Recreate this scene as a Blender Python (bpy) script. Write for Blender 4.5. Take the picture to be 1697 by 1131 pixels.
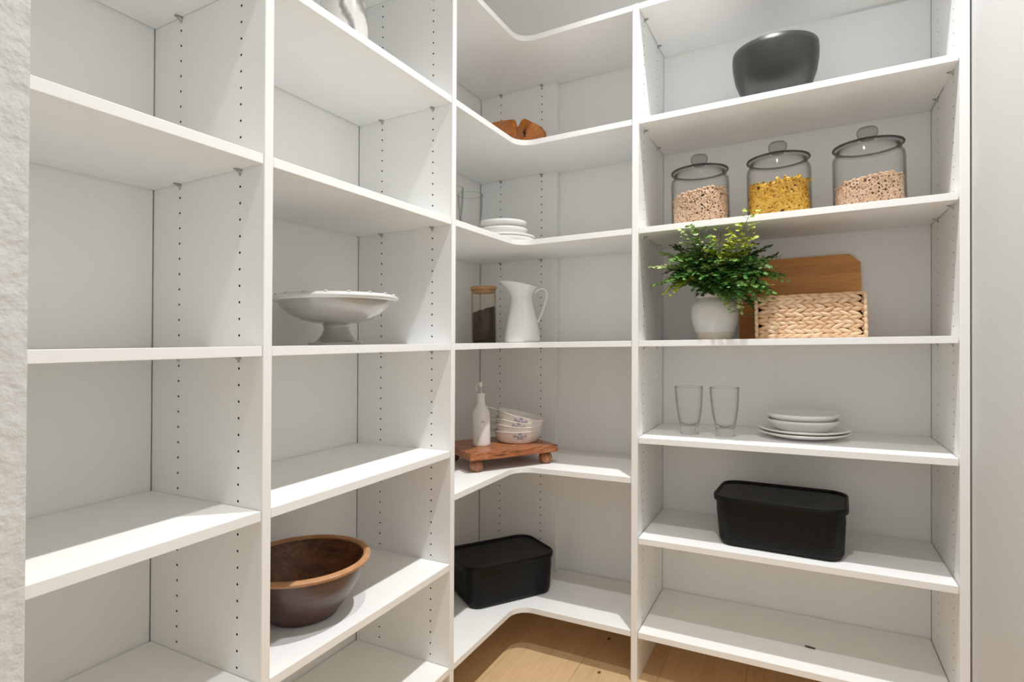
import bpy, math, random
from mathutils import Vector, Matrix, Euler
random.seed(7)
for o in list(bpy.data.objects): bpy.data.objects.remove(o)
SC = bpy.context.scene
COL = SC.collection
pi = math.pi
H0 = 1.107            # eye height above the floor
SH = 0.0225           # slope along x added to carpentry and floor to fit the camera perspective

def lev(x): return SH * (x + 0.9)

# ------------------------------------------------------------------ camera
cam_d = bpy.data.cameras.new('camera')
cam = bpy.data.objects.new('camera', cam_d); COL.objects.link(cam); SC.camera = cam
yw, pt, rl = math.radians(28.3959), math.radians(0.3626), math.radians(0.2535)
fw = Vector((-math.sin(yw)*math.cos(pt), math.cos(yw)*math.cos(pt), math.sin(pt)))
r0 = Vector((math.cos(yw), math.sin(yw), 0)); u0 = r0.cross(fw)
RV = r0*math.cos(rl) + u0*math.sin(rl); UV = -r0*math.sin(rl) + u0*math.cos(rl)
M = Matrix((RV, UV, -fw)).transposed().to_4x4(); M.translation = Vector((0, 0, H0))
cam.matrix_world = M
cam_d.sensor_width = 36; cam_d.lens = 933.185/1697*36
cam_d.shift_x = (848.5-828.719)/1697; cam_d.shift_y = -(565.5-553.095)/1697
cam_d.clip_start = 0.02

# ------------------------------------------------------------------ view, world, lights
vs = SC.view_settings
vs.view_transform = 'Standard'; vs.look = 'None'; vs.gamma = 1; vs.use_curve_mapping = False
vs.exposure = 0.14
SC.cycles.max_bounces = 20; SC.cycles.diffuse_bounces = 14; SC.cycles.transparent_max_bounces = 40
SC.cycles.glossy_bounces = 6; SC.cycles.transmission_bounces = 12
w = bpy.data.worlds.new('world'); SC.world = w; w.use_nodes = True
bg = w.node_tree.nodes['Background']; bg.inputs[0].default_value = (.955, .98, 1.0, 1); bg.inputs[1].default_value = 0.80
CEIL = 3.09
LAMPS = [(-0.147, 0.52), (-0.147, 1.34)]
LAMP_W = [84, 168]
for (lx, ly), pw in zip(LAMPS, LAMP_W):
    ld = bpy.data.lights.new('downlight', 'SPOT'); ld.energy = pw; ld.shadow_soft_size = 0.03
    ld.spot_size = math.radians(96); ld.spot_blend = 1.0
    ld.color = (1.0, 0.995, 0.985)
    lo = bpy.data.objects.new('downlight_beam', ld); COL.objects.link(lo); lo.location = (lx, ly, CEIL-0.05)

# ------------------------------------------------------------------ materials
def nmat(name, col, rough=0.5, metal=0, spec=0.5, bump=None, vary=None, coat=0, trans=0):
    m = bpy.data.materials.new(name); m.use_nodes = True
    nt = m.node_tree; b = nt.nodes['Principled BSDF']
    b.inputs['Base Color'].default_value = (*col, 1); b.inputs['Roughness'].default_value = rough
    b.inputs['Metallic'].default_value = metal; b.inputs['Specular IOR Level'].default_value = spec
    b.inputs['Coat Weight'].default_value = coat
    tc = nt.nodes.new('ShaderNodeTexCoord')
    if vary:    # (scale, colour2, detail, stretch)
        sc, c2, st = vary
        mp = nt.nodes.new('ShaderNodeMapping'); mp.inputs['Scale'].default_value = st
        n = nt.nodes.new('ShaderNodeTexNoise'); n.inputs['Scale'].default_value = sc; n.inputs['Detail'].default_value = 5
        cr = nt.nodes.new('ShaderNodeValToRGB'); cr.color_ramp.elements[0].position = .3; cr.color_ramp.elements[1].position = .7
        cr.color_ramp.elements[0].color = (*col, 1); cr.color_ramp.elements[1].color = (*c2, 1)
        nt.links.new(tc.outputs['Object'], mp.inputs[0]); nt.links.new(mp.outputs[0], n.inputs['Vector'])
        nt.links.new(n.outputs[0], cr.inputs[0]); nt.links.new(cr.outputs[0], b.inputs['Base Color'])
    if bump:    # (scale, strength, distance, stretch)
        sc, s, d, st = bump
        mp = nt.nodes.new('ShaderNodeMapping'); mp.inputs['Scale'].default_value = st
        n = nt.nodes.new('ShaderNodeTexNoise'); n.inputs['Scale'].default_value = sc; n.inputs['Detail'].default_value = 4
        bp = nt.nodes.new('ShaderNodeBump'); bp.inputs['Strength'].default_value = s; bp.inputs['Distance'].default_value = d
        nt.links.new(tc.outputs['Object'], mp.inputs[0]); nt.links.new(mp.outputs[0], n.inputs['Vector'])
        nt.links.new(n.outputs[0], bp.inputs['Height']); nt.links.new(bp.outputs[0], b.inputs['Normal'])
    return m

def wood(name, ramp, scale=(1, 12, 12), wscale=3.0, dist=3.0, rough=0.45, bump=0.05, bands='X', coat=0, tone=0.0):
    m = bpy.data.materials.new(name); m.use_nodes = True
    nt = m.node_tree; b = nt.nodes['Principled BSDF']; b.inputs['Roughness'].default_value = rough
    b.inputs['Coat Weight'].default_value = coat; b.inputs['Coat Roughness'].default_value = .25
    tc = nt.nodes.new('ShaderNodeTexCoord'); mp = nt.nodes.new('ShaderNodeMapping'); mp.inputs['Scale'].default_value = scale
    oi = nt.nodes.new('ShaderNodeObjectInfo'); ad = nt.nodes.new('ShaderNodeVectorMath'); ad.operation = 'ADD'
    ml = nt.nodes.new('ShaderNodeMath'); ml.operation = 'MULTIPLY'; ml.inputs[1].default_value = 37
    nt.links.new(oi.outputs['Random'], ml.inputs[0])
    nt.links.new(tc.outputs['Object'], mp.inputs[0]); nt.links.new(mp.outputs[0], ad.inputs[0]); nt.links.new(ml.outputs[0], ad.inputs[1])
    n = nt.nodes.new('ShaderNodeTexNoise'); n.inputs['Scale'].default_value = wscale; n.inputs['Detail'].default_value = 8
    n.inputs['Roughness'].default_value = .62; n.inputs['Distortion'].default_value = dist
    cr = nt.nodes.new('ShaderNodeValToRGB'); e = cr.color_ramp.elements
    e[0].position, e[0].color = ramp[0][0], (*ramp[0][1], 1); e[1].position, e[1].color = ramp[-1][0], (*ramp[-1][1], 1)
    for p, c in ramp[1:-1]:
        x = e.new(p); x.color = (*c, 1)
    nt.links.new(ad.outputs[0], n.inputs['Vector']); nt.links.new(n.outputs[0], cr.inputs[0]); hv = nt.nodes.new('ShaderNodeHueSaturation'); mr = nt.nodes.new('ShaderNodeMapRange'); mr.inputs['To Min'].default_value = 1-tone; mr.inputs['To Max'].default_value = 1+tone
    nt.links.new(oi.outputs['Random'], mr.inputs['Value']); nt.links.new(mr.outputs[0], hv.inputs['Value']); nt.links.new(cr.outputs[0], hv.inputs['Color'])
    nt.links.new(hv.outputs[0], b.inputs['Base Color'])
    bp = nt.nodes.new('ShaderNodeBump'); bp.inputs['Strength'].default_value = bump; bp.inputs['Distance'].default_value = .002
    nt.links.new(n.outputs[0], bp.inputs['Height']); nt.links.new(bp.outputs[0], b.inputs['Normal'])
    return m

def glass(name, tint=(.997, .997, .996), edge=(.34, .35, .345)):
    m = bpy.data.materials.new(name); m.use_nodes = True
    nt = m.node_tree; nt.nodes.clear()
    out = nt.nodes.new('ShaderNodeOutputMaterial'); mix = nt.nodes.new('ShaderNodeMixShader')
    tr = nt.nodes.new('ShaderNodeBsdfTransparent'); gl = nt.nodes.new('ShaderNodeBsdfGlossy'); gl.inputs['Roughness'].default_value = .03
    p5 = nt.nodes.new('ShaderNodeMath'); p5.operation = 'POWER'; p5.inputs[1].default_value = 5.0
    fr = nt.nodes.new('ShaderNodeMath'); fr.operation = 'MULTIPLY_ADD'; fr.inputs[1].default_value = .65; fr.inputs[2].default_value = .014
    lw = nt.nodes.new('ShaderNodeLayerWeight'); lw.inputs[0].default_value = .5
    pw = nt.nodes.new('ShaderNodeMath'); pw.operation = 'POWER'; pw.inputs[1].default_value = 4.0
    mc = nt.nodes.new('ShaderNodeMix'); mc.data_type = 'RGBA'
    mc.inputs[6].default_value = (*tint, 1); mc.inputs[7].default_value = (*edge, 1)
    nt.links.new(lw.outputs['Facing'], pw.inputs[0]); nt.links.new(pw.outputs[0], mc.inputs[0]); nt.links.new(mc.outputs[2], tr.inputs[0])
    nt.links.new(lw.outputs['Facing'], p5.inputs[0]); nt.links.new(p5.outputs[0], fr.inputs[0]); nt.links.new(fr.outputs[0], mix.inputs[0]); nt.links.new(tr.outputs[0], mix.inputs[1]); nt.links.new(gl.outputs[0], mix.inputs[2])
    nt.links.new(mix.outputs[0], out.inputs[0])
    return m

MEL = nmat('white_melamine', (.88, .884, .878), rough=.42, spec=.35, vary=(14, (.86, .864, .857), (1, 1, .15)), bump=(260, .12, .0006, (1, 1, .2)))
EDGE = nmat('white_edge_band', (.865, .868, .862), rough=.4, spec=.4)
HOLE = nmat('drilled_hole', (.03, .028, .025), rough=.95, spec=0)
PAINT = nmat('wall_paint', (.64, .643, .633), rough=.75, spec=.2, bump=(120, .22, .0015, (1, 1, 1)))  # wall paint toned down for the right wall, which the lamps overlight
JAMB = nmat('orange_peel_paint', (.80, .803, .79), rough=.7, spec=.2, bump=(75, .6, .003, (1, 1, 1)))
PAINT_LIGHTENED = nmat('wall_paint_lightened', (.85, .853, .845), rough=.75, spec=.2, bump=(120, .22, .0015, (1, 1, 1)))  # same wall paint, lightened to make up for the weak lamp light there
CEILM = nmat('ceiling_paint', (.8, .8, .79), rough=.9)
METAL = nmat('pin_metal', (.42, .41, .39), rough=.35, metal=1)
DKMETAL = nmat('dark_metal', (.08, .075, .07), rough=.5, metal=.6)
CHROME = nmat('chrome', (.55, .55, .54), rough=.2, metal=1)
OAK = wood('oak_floor', [(.2, (.52, .34, .175)), (.5, (.62, .43, .235)), (.8, (.68, .48, .27))], scale=(22, 2.0, 1), wscale=2.4, dist=1.2, rough=.5, bump=.03, tone=.07)
OAKGAP = nmat('floor_joint', (.22, .13, .06), rough=.9)
ACACIA = wood('acacia_wood', [(.36, (.05, .016, .008)), (.43, (.24, .075, .03)), (.52, (.38, .13, .045)), (.64, (.52, .21, .08))], scale=(5, 34, 34), wscale=2.0, dist=2.2, rough=.38, coat=.15)
BALL = wood('turned_ball_wood', [(.38, (.13, .042, .018)), (.5, (.30, .115, .048)), (.64, (.42, .18, .08))], scale=(60, 20, 9), wscale=1.8, dist=2.0, rough=.4, coat=.15)
BAMBOO = wood('bamboo', [(.25, (.56, .22, .05)), (.5, (.70, .31, .08)), (.8, (.76, .38, .12))], scale=(5, 60, 110), wscale=1.6, dist=.6, rough=.5, tone=.14)
BAMLID = wood('bamboo_lid_wood', [(.3, (.42, .22, .09)), (.7, (.58, .34, .16))], scale=(5, 5, 40), wscale=2.0, dist=.5, rough=.5)
BOWLIN = wood('bowl_inside_wood', [(.3, (.04, .012, .004)), (.48, (.13, .042, .010)), (.7, (.26, .10, .03))], scale=(9, 30, 22), wscale=1.6, dist=1.6, rough=.42, coat=.2)
BOWLOUT = wood('bowl_outside_wood', [(.25, (.025, .010, .008)), (.5, (.075, .030, .024)), (.8, (.12, .055, .045))], scale=(4, 4, 40), wscale=2, dist=1.0, rough=.35, coat=.3)
BOWLRIM = wood('bowl_rim_wood', [(.25, (.40, .19, .08)), (.75, (.58, .33, .17))], scale=(12, 12, 12), wscale=1.8, dist=1.0, rough=.4)
BURL = wood('burl_wood', [(.2, (.08, .02, .004)), (.42, (.28, .075, .002)), (.65, (.44, .14, .003)), (.85, (.32, .09, .003))], scale=(14, 22, 14), wscale=1.5, dist=1.5, rough=.38, coat=.1)
BURLDK = nmat('burl_void', (.015, .007, .005), rough=.9)
STONEW = nmat('stoneware_grey', (.33, .31, .28), rough=.16, spec=.6, coat=.6, vary=(6, (.39, .365, .335), (1, 1, 5)))
STONERIM = nmat('stoneware_rim', (.66, .655, .65), rough=.14, spec=.6, coat=.6)
CERAM = nmat('white_ceramic', (.82, .81, .795), rough=.12, spec=.6, coat=.5)
MATTEW = nmat('white_tableware', (.80, .795, .775), rough=.3, spec=.5)
DISHW = nmat('cream_glass_ceramic', (.80, .765, .73), rough=.16, spec=.55, coat=.4)
BLUE = nmat('blue_print', (.10, .15, .33), rough=.3)
GREYINK = nmat('grey_ink', (.12, .12, .12), rough=.5)
POTW = nmat('pot_glaze', (.76, .745, .73), rough=.3, spec=.5, vary=(9, (.71, .68, .66), (1, 1, 3)), bump=(14, .25, .004, (1, 1, 5)))
POTB = nmat('pot_bare_band', (.60, .50, .38), rough=.7, vary=(20, (.66, .62, .55), (1, 1, 1)))
BLACKP = nmat('black_plastic', (.004, .004, .0035), rough=.40, spec=.22)
BLACKB = nmat('black_satin_ceramic', (.030, .029, .026), rough=.38, spec=.5)
GLASS = glass('clear_glass')
GLASST = glass('thick_glass', tint=(.93, .935, .93), edge=(.14, .15, .145))
SOLID = nmat('solid_glass', (.93, .95, .94), rough=.02)
SOLID.node_tree.nodes['Principled BSDF'].inputs['Transmission Weight'].default_value = 1
GLASSD = glass('glass_rim_dark', tint=(.62, .64, .63), edge=(.05, .055, .05))
GLASSK = glass('knob_glass', tint=(.80, .81, .80), edge=(.06, .065, .06))
GLASSW = glass('warm_glass', tint=(.985, .97, .94), edge=(.62, .55, .42))
CEREAL = nmat('cereal', (.74, .50, .33), rough=.8, vary=(60, (.80, .60, .44), (1, 1, 1)))
CEREAL_SHADE = nmat('cereal_gap_shade', (.16, .08, .04), rough=.9)  # core coloured dark to stand in for shade between the rings
PENNE = nmat('penne', (.72, .40, .035), rough=.5, vary=(30, (.78, .48, .07), (1, 1, 1)))
PENNE_SHADE = nmat('penne_gap_shade', (.22, .085, .006), rough=.9)  # dark core colour gives the shaded gaps among the penne
BEAN = nmat('dark_bean', (.035, .018, .013), rough=.45, vary=(160, (.13, .08, .07), (1, 1, 1)))
HYA = nmat('water_hyacinth', (.62, .42, .25), rough=.65, vary=(45, (.72, .52, .34), (1, 1, 1)), bump=(220, .4, .001, (1, .2, 1)))
HYA2 = nmat('water_hyacinth_tan', (.50, .28, .14), rough=.65, vary=(45, (.66, .44, .26), (1, 1, 1)), bump=(220, .4, .001, (1, .2, 1)))
BASKDK = nmat('basket_frame', (.10, .045, .02), rough=.8)
def leafm(n, c):
    m = nmat(n, c, rough=.5, spec=.4)
    return m
LEAFS = [leafm('leaf_mid', (.13, .25, .045)), leafm('leaf_dark', (.06, .135, .03)), leafm('leaf_green', (.10, .27, .055)),
         leafm('leaf_lime', (.34, .42, .04)), leafm('leaf_pale', (.36, .46, .17))]
STEMM = nmat('fern_stem', (.09, .075, .03), rough=.6)
SOIL = nmat('pot_soil', (.03, .02, .012), rough=1)
MARBLE = nmat('marble', (.78, .77, .75), rough=.25, spec=.5)
_nt = MARBLE.node_tree; _b = _nt.nodes['Principled BSDF']
_tc = _nt.nodes.new('ShaderNodeTexCoord'); _w = _nt.nodes.new('ShaderNodeTexWave'); _w.inputs['Scale'].default_value = 5; _w.inputs['Distortion'].default_value = 9
_w.inputs['Detail'].default_value = 5; _w.inputs['Detail Scale'].default_value = 1.4; _w.bands_direction = 'DIAGONAL'
_cr = _nt.nodes.new('ShaderNodeValToRGB'); _cr.color_ramp.elements[0].color = (.30, .295, .28, 1); _cr.color_ramp.elements[0].position = .02
_cr.color_ramp.elements[1].color = (.80, .79, .77, 1); _cr.color_ramp.elements[1].position = .45
_nt.links.new(_tc.outputs['Object'], _w.inputs['Vector']); _nt.links.new(_w.outputs[0], _cr.inputs[0]); _nt.links.new(_cr.outputs[0], _b.inputs['Base Color'])
# fine knit relief on the black bins
_nt = BLACKP.node_tree; _b = _nt.nodes['Principled BSDF']

# ------------------------------------------------------------------ mesh helpers
class G:
    def __init__(s): s.v = []; s.f = []; s.m = []
    def add(s, v, f, mi=0):
        o = len(s.v); s.v += [tuple(a) for a in v]; s.f += [tuple(i+o for i in q) for q in f]; s.m += [mi]*len(f); return s
    def box(s, x0, x1, y0, y1, z0, z1, mi=0):
        v = [(x, y, z) for z in (z0, z1) for y in (y0, y1) for x in (x0, x1)]
        return s.add(v, [(0, 2, 3, 1), (4, 5, 7, 6), (0, 1, 5, 4), (1, 3, 7, 5), (3, 2, 6, 7), (2, 0, 4, 6)], mi)
    def loft(s, rings, cap0=True, cap1=True, mi=0, closed=True):
        n = len(rings[0]); v = [p for r in rings for p in r]; f = []
        for k in range(len(rings)-1):
            for i in range(n if closed else n-1):
                j = (i+1) % n; f.append((k*n+i, k*n+j, (k+1)*n+j, (k+1)*n+i))
        if cap0: f.append(tuple(range(n-1, -1, -1)))
        if cap1: f.append(tuple((len(rings)-1)*n+i for i in range(n)))
        return s.add(v, f, mi)
    def lathe(s, prof, n=48, cap0=False, cap1=False, mi=0, c=(0, 0, 0)):
        rings = [[(c[0]+r*math.cos(2*pi*i/n), c[1]+r*math.sin(2*pi*i/n), c[2]+z) for i in range(n)] for r, z in prof]
        return s.loft(rings, cap0, cap1, mi)
    def tube(s, path, rad, n=8, mi=0, caps=True, flat=1.0):
        P = [Vector(p) for p in path]; rings = []; up = None
        for i, p in enumerate(P):
            t = (P[min(i+1, len(P)-1)] - P[max(i-1, 0)]).normalized()
            if up is None:
                up = Vector((0, 0, 1)) if abs(t.z) < .9 else Vector((1, 0, 0))
            a = t.cross(up).normalized(); b = a.cross(t).normalized(); up = b
            r = rad[i] if isinstance(rad, (list, tuple)) else rad
            rings.append([tuple(p + a*r*flat*math.cos(2*pi*k/n) + b*r*math.sin(2*pi*k/n)) for k in range(n)])
        return s.loft(rings, caps, caps, mi)
    def xf(s, M):
        s.v = [tuple(M @ Vector(p)) for p in s.v]; return s
    def merge(s, g, M=None, mi=None):
        v = g.v if M is None else [tuple(M @ Vector(p)) for p in g.v]
        o = len(s.v); s.v += v; s.f += [tuple(i+o for i in q) for q in g.f]; s.m += ([mi]*len(g.f) if mi is not None else g.m); return s

def mesh(name, g, mats, smooth=False, auto=None):
    me = bpy.data.meshes.new(name); me.from_pydata(g.v, [], g.f)
    for m in (mats if isinstance(mats, (list, tuple)) else [mats]): me.materials.append(m)
    me.polygons.foreach_set('material_index', g.m)
    if smooth:
        me.polygons.foreach_set('use_smooth', [True]*len(g.f))
        if auto is not None: me.set_sharp_from_angle(angle=math.radians(auto))
    me.update(); return me

def obj(name, g, mats, parent=None, smooth=False, auto=40, loc=(0, 0, 0), rot=None, bevel=0):
    me = g if isinstance(g, bpy.types.Mesh) else mesh(name, g, mats, smooth, auto)
    o = bpy.data.objects.new(name, me); COL.objects.link(o)
    if parent: o.parent = parent
    o.location = loc
    if rot: o.rotation_euler = rot
    if bevel:
        b = o.modifiers.new('bevel', 'BEVEL'); b.width = bevel; b.segments = 2; b.limit_method = 'ANGLE'; b.angle_limit = math.radians(40)
    return o

TILT = Matrix.Rotation(-math.atan(SH), 4, 'Y')
def place(x, y, z, rz=0, extra=None):
    "matrix of something standing on a board whose top is z (eye-relative, at x=-0.9)"
    Mx = Matrix.Translation((x, y, z + H0 + lev(x))) @ TILT @ Matrix.Rotation(rz, 4, 'Z')
    if extra is not None: Mx = Mx @ extra
    return Mx
def tag(o, label, cat, group=None):
    o['label'] = label; o['category'] = cat
    if group: o['group'] = group
    return o
def thing(name, label, cat, Mx, group=None):
    o = bpy.data.objects.new(name, None); COL.objects.link(o); o.matrix_world = Mx; o.empty_display_size = .05
    return tag(o, label, cat, group)
def struct(name, g, m, smooth=False):
    o = obj(name, g, m, smooth=smooth); o['kind'] = 'structure'; return o

# ------------------------------------------------------------------ measured layout (eye-relative heights)
XF, XB = -.8932, -1.2445
YA, YB, YC, YP, YF = .7173, 1.3571, 2.1215, 2.1485, 1.7892
XD, XE, XCE = -.4877, .3426, -.8874
T = .0206; ST = .0190
z1, z2, z3, z4, z5, z6, z7 = 1.0621, .6932, .3421, -.0193, -.3279, -.6521, -.9490
z5c, z5r, z6r, z7r = -.4571, -.3277, -.6475, -.9467
XW = XE + T + .0035
GAP = .0012

# ------------------------------------------------------------------ setting
g = G()
def flr(x0, x1, y0, y1, zt, zb, mi=0, gg=None):
    gg = gg or G()
    v = [(x, y, (zt if top else zb) + lev(x)) for top in (0, 1) for y in (y0, y1) for x in (x0, x1)]
    return gg.add(v, [(0, 2, 3, 1), (4, 5, 7, 6), (0, 1, 5, 4), (1, 3, 7, 5), (3, 2, 6, 7), (2, 0, 4, 6)], mi)
floor = bpy.data.objects.new('floor', mesh('floor', flr(-2.6, 2.4, -2.6, 2.3, -.004, -.08), OAKGAP)); COL.objects.link(floor); floor['kind'] = 'structure'
PW = .25; px0 = -.664
rr = random.Random(3)
for k in range(-9, 16):
    xa = px0 + k*PW
    if xa < -2.5 or xa > 2.2: continue
    ys = [-2.55]; y = -2.55 + rr.uniform(.3, 1.6)
    while y < 1.5: ys.append(y); y += rr.uniform(1.3, 2.0)
    ys.append(2.25)
    for a, b in zip(ys[:-1], ys[1:]):
        o = obj('plank', flr(xa+.0004, xa+PW-.0004, a+.0004, b-.0004, 0, -.0035), OAK, floor)
def knot(x, y, r):
    g = G().lathe([(0.0005, .0006), (r*.5, .0006), (r, .0004)], 12)
    g.v = [(p[0]*.8, p[1]*1.3, p[2]) for p in g.v]
    o = obj('wood_knot', g, nmat('knot', (.14, .07, .03), rough=.7), floor, loc=(x, y, lev(x)), smooth=True)
knot(-.627, 2.007, .008); knot(-.592, 1.789, .007);

struct('wall_left', G().box(XB-.13, XB-.012, .08, YP+.13, 0, CEIL+.1), PAINT_LIGHTENED)
struct('wall_back', G().box(XB-.012, 1.0, YP+.012, YP+.13, 0, CEIL+.1), PAINT_LIGHTENED)
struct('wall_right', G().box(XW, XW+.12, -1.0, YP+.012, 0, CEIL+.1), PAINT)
# stub of the front wall beside the doorway, finely divided edge
struct('wall_front', G().box(XB-.012, -.5, .08, .198, 0, CEIL+.1), JAMB)
struct('ceiling', G().box(-2.6, 2.4, -2.6, YP+.13, CEIL, CEIL+.1), CEILM)

# recessed lights
TRIMM = nmat('white_trim', (.85, .85, .84), rough=.5)
LENS = bpy.data.materials.new('lit_lens'); LENS.use_nodes = True
_e = LENS.node_tree.nodes['Principled BSDF']; _e.inputs['Emission Color'].default_value = (1, .97, .92, 1); _e.inputs['Emission Strength'].default_value = 8
for i, (lx, ly) in enumerate(LAMPS):
    t = thing('recessed_light', ['round white recessed ceiling light nearer the doorway', 'round white recessed ceiling light nearer the corner shelves'][i], 'light',
              Matrix.Translation((lx, ly, CEIL)), 'recessed pantry lights')
    obj('trim_ring', G().lathe([(.055, -.001), (.062, -.008), (.082, -.006), (.085, 0)], 40), TRIMM, t, smooth=True)
    obj('lens', G().lathe([(.0005, -.003), (.056, -.003)], 32), LENS, t)

# ------------------------------------------------------------------ panels with real drilled holes
HR = .0026; HD = .011; GRID = .641
def holed_face(W, z0, z1, cols, base, side):
    """face in (u, v) at depth 0, holes going to +w; returns G in (u,w,v) coordinates"""
    g = G(); c = .008
    us = sorted(cols)
    k0 = math.ceil((base - (z1 - .03))/.032); k1 = math.floor((base - (z0 + .06))/.032)
    vs_ = [base - .032*k for k in range(k1, k0-1, -1)]
    edges = [0]
    for u in us: edges += [u-c, u+c]
    edges.append(W)
    def quad(u0, u1, v0, v1): g.add([(u0, 0, v0), (u1, 0, v0), (u1, 0, v1), (u0, 0, v1)], [(0, 1, 2, 3)])
    for i in range(0, len(edges), 2): quad(edges[i], edges[i+1], z0, z1)
    for u in us:
        prev = z0
        for v in vs_:
            if v - c > prev: quad(u-c, u+c, prev, v-c)
            N = 8; oc = [(HR*math.cos(pi/8+pi/4*i), HR*math.sin(pi/8+pi/4*i)) for i in range(N)]
            sq = [(c, c*.42), (c*.42, c), (-c*.42, c), (-c, c*.42), (-c, -c*.42), (-c*.42, -c), (c*.42, -c), (c, -c*.42)]
            sq = [(c, c*.414), (c*.414, c), (-c*.414, c), (-c, c*.414), (-c, -c*.414), (-c*.414, -c), (c*.414, -c), (c, -c*.414)]
            V = [(u+a, 0, v+b) for a, b in sq] + [(u+a, 0, v+b) for a, b in oc] + [(u+a, HD, v+b) for a, b in oc]
            F = [(i, (i+1) % 8, 8+(i+1) % 8, 8+i) for i in range(8)]
            g.add(V, F, 0)
            # corner triangles of the cell
            for (a, b, i) in ((c, c, 0), (-c, c, 2), (-c, -c, 4), (c, -c, 6)):
                g.add([(u+a, 0, v+b), (u+sq[i][0], 0, v+sq[i][1]), (u+sq[(i+1) % 8][0], 0, v+sq[(i+1) % 8][1])], [(0, 2, 1)])
            g.add(V, [(8+i, 8+(i+1) % 8, 16+(i+1) % 8, 16+i) for i in range(8)] + [tuple(16+i for i in range(8))], 2)
            prev = v + c
        quad(u-c, u+c, prev, z1)
    return g

def panel(name, parent, mapf, W, z0, z1, cols, base, T=T):
    """mapf(u,w,v)->world.  u: 0 back .. W front; w: 0 drilled face .. T."""
    g = holed_face(W, z0, z1, cols, base, 1) if cols else G().add([(0, 0, z0), (W, 0, z0), (W, 0, z1), (0, 0, z1)], [(0, 1, 2, 3)])
    g.add([(0, T, z0), (W-.0008, T, z0), (W-.0008, T, z1), (0, T, z1)], [(3, 2, 1, 0)])
    g.add([(0, 0, z0), (0, T, z0), (0, T, z1), (0, 0, z1)], [(0, 1, 2, 3)])
    g.add([(0, 0, z1), (W, 0, z1), (W, T, z1), (0, T, z1)], [(0, 1, 2, 3)])
    g.add([(0, 0, z0), (W, 0, z0), (W, T, z0), (0, T, z0)], [(3, 2, 1, 0)])
    # edge banding at the front, with tiny bevels
    b = .0012
    g.add([(W, 0, z0), (W+b, b, z0), (W+b, T-b, z0), (W-.0008, T, z0), (W, 0, z1), (W+b, b, z1), (W+b, T-b, z1), (W-.0008, T, z1)],
          [(0, 4, 5, 1), (1, 5, 6, 2), (2, 6, 7, 3)], 1)
    g.v = [mapf(*p) for p in g.v]
    o = obj(name, g, [MEL, EDGE, HOLE], parent)
    return o

def shelf_box(parent, x0, x1, y0, y1, z, front, name='shelf'):
    g = flr(x0, x1, y0, y1, z+H0, z+H0-ST)
    # face order: bottom, top, -y, +x, +y, -x
    g.m[{'x': 3, 'y': 2}[front]] = 1
    return obj(name, g, [MEL, EDGE], parent, bevel=.0008)

def pin_mesh():
    g = G()
    # tongue under the shelf (points to +y from panel at y=0), tapered hanger below
    g.loft([[(-.0055, 0, 0), (.0055, 0, 0), (.0055, 0, -.0022), (-.0055, 0, -.0022)],
            [(-.0045, .011, 0), (.0045, .011, 0), (.0045, .011, -.0018), (-.0045, .011, -.0018)],
            [(-.002, .014, 0), (.002, .014, 0), (.002, .014, -.0015), (-.002, .014, -.0015)]])
    g.loft([[(-.0055, 0, -.001), (.0055, 0, -.001), (.0035, .009, -.001), (-.0035, .009, -.001)],
            [(-.0045, 0, -.006), (.0045, 0, -.006), (.002, .003, -.006), (-.002, .003, -.006)],
            [(-.0015, 0, -.0115), (.0015, 0, -.0115), (.0008, .0015, -.0115), (-.0008, .0015, -.0115)]])
    return mesh('shelf_pin', g, METAL)
PIN = pin_mesh()
def pin(parent, x, y, z, rz):
    o = bpy.data.objects.new('shelf_pin', PIN); COL.objects.link(o); o.parent = parent
    o.location = (x, y, z - ST + H0 + lev(x) - .0002); o.rotation_euler = (0, 0, rz)

ZB, ZT = -H0, z1          # panel bottom/top, eye-relative
def lx(u): return XB + u
# left run: bay 1, bay 2
C1, C2 = .0925, .2838
HB = -1.0
def vert(z): return z + H0
def left_map(y):   # panel whose drilled face looks to -y
    return lambda u, w, v: (XB + u, y + w, v + H0 + (lev(XB+u) if v <= ZB+1e-6 or v >= ZT-1e-6 else 0))
WL = XF - XB
Y0 = .205
bay1 = thing('shelving_unit', 'tall white built-in shelving bay nearest the doorway, all shelves empty', 'shelving', Matrix.Identity(4), 'white built-in pantry shelving')
panel('side_panel', bay1, left_map(Y0), WL, ZB, ZT, [C1, C2], GRID)
panel('side_panel', bay1, left_map(YA), WL, ZB, ZT, [C1, C2], GRID)
obj('back_panel', G().box(XB-.008, XB-.0015, Y0+T+.002, YA-.002, .02, ZT+H0-.002), MEL, bay1)
for z in (z1, z2, z3, z4, z5, z6, z7):
    s = shelf_box(bay1, XB+.003, XF-.0004, Y0+T+GAP, YA-GAP, z, 'x')
    if z < z1:
        for u in (C1, C2): pin(s, XB+u, YA, z, pi); pin(s, XB+u, Y0+T, z, 0)
bay2 = thing('shelving_unit', 'tall white built-in shelving bay holding the footed grey bowl and the big wooden bowl', 'shelving', Matrix.Identity(4), 'white built-in pantry shelving')
panel('side_panel', bay2, left_map(YB), WL, ZB, ZT, [C1, C2], GRID)
obj('back_panel', G().box(XB-.008, XB-.0015, YA+T+.002, YB-.002, .02, ZT+H0-.002), MEL, bay2)
for z in (z1, z2, z3, z4, z5, z6, z7):
    s = shelf_box(bay2, XB+.003, XF-.0004, YA+T+GAP, YB-GAP, z, 'x')
    if z < z1:
        for u in (C1, C2): pin(s, XB+u, YB, z, pi); pin(s, XB+u, YA+T, z, 0)
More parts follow.
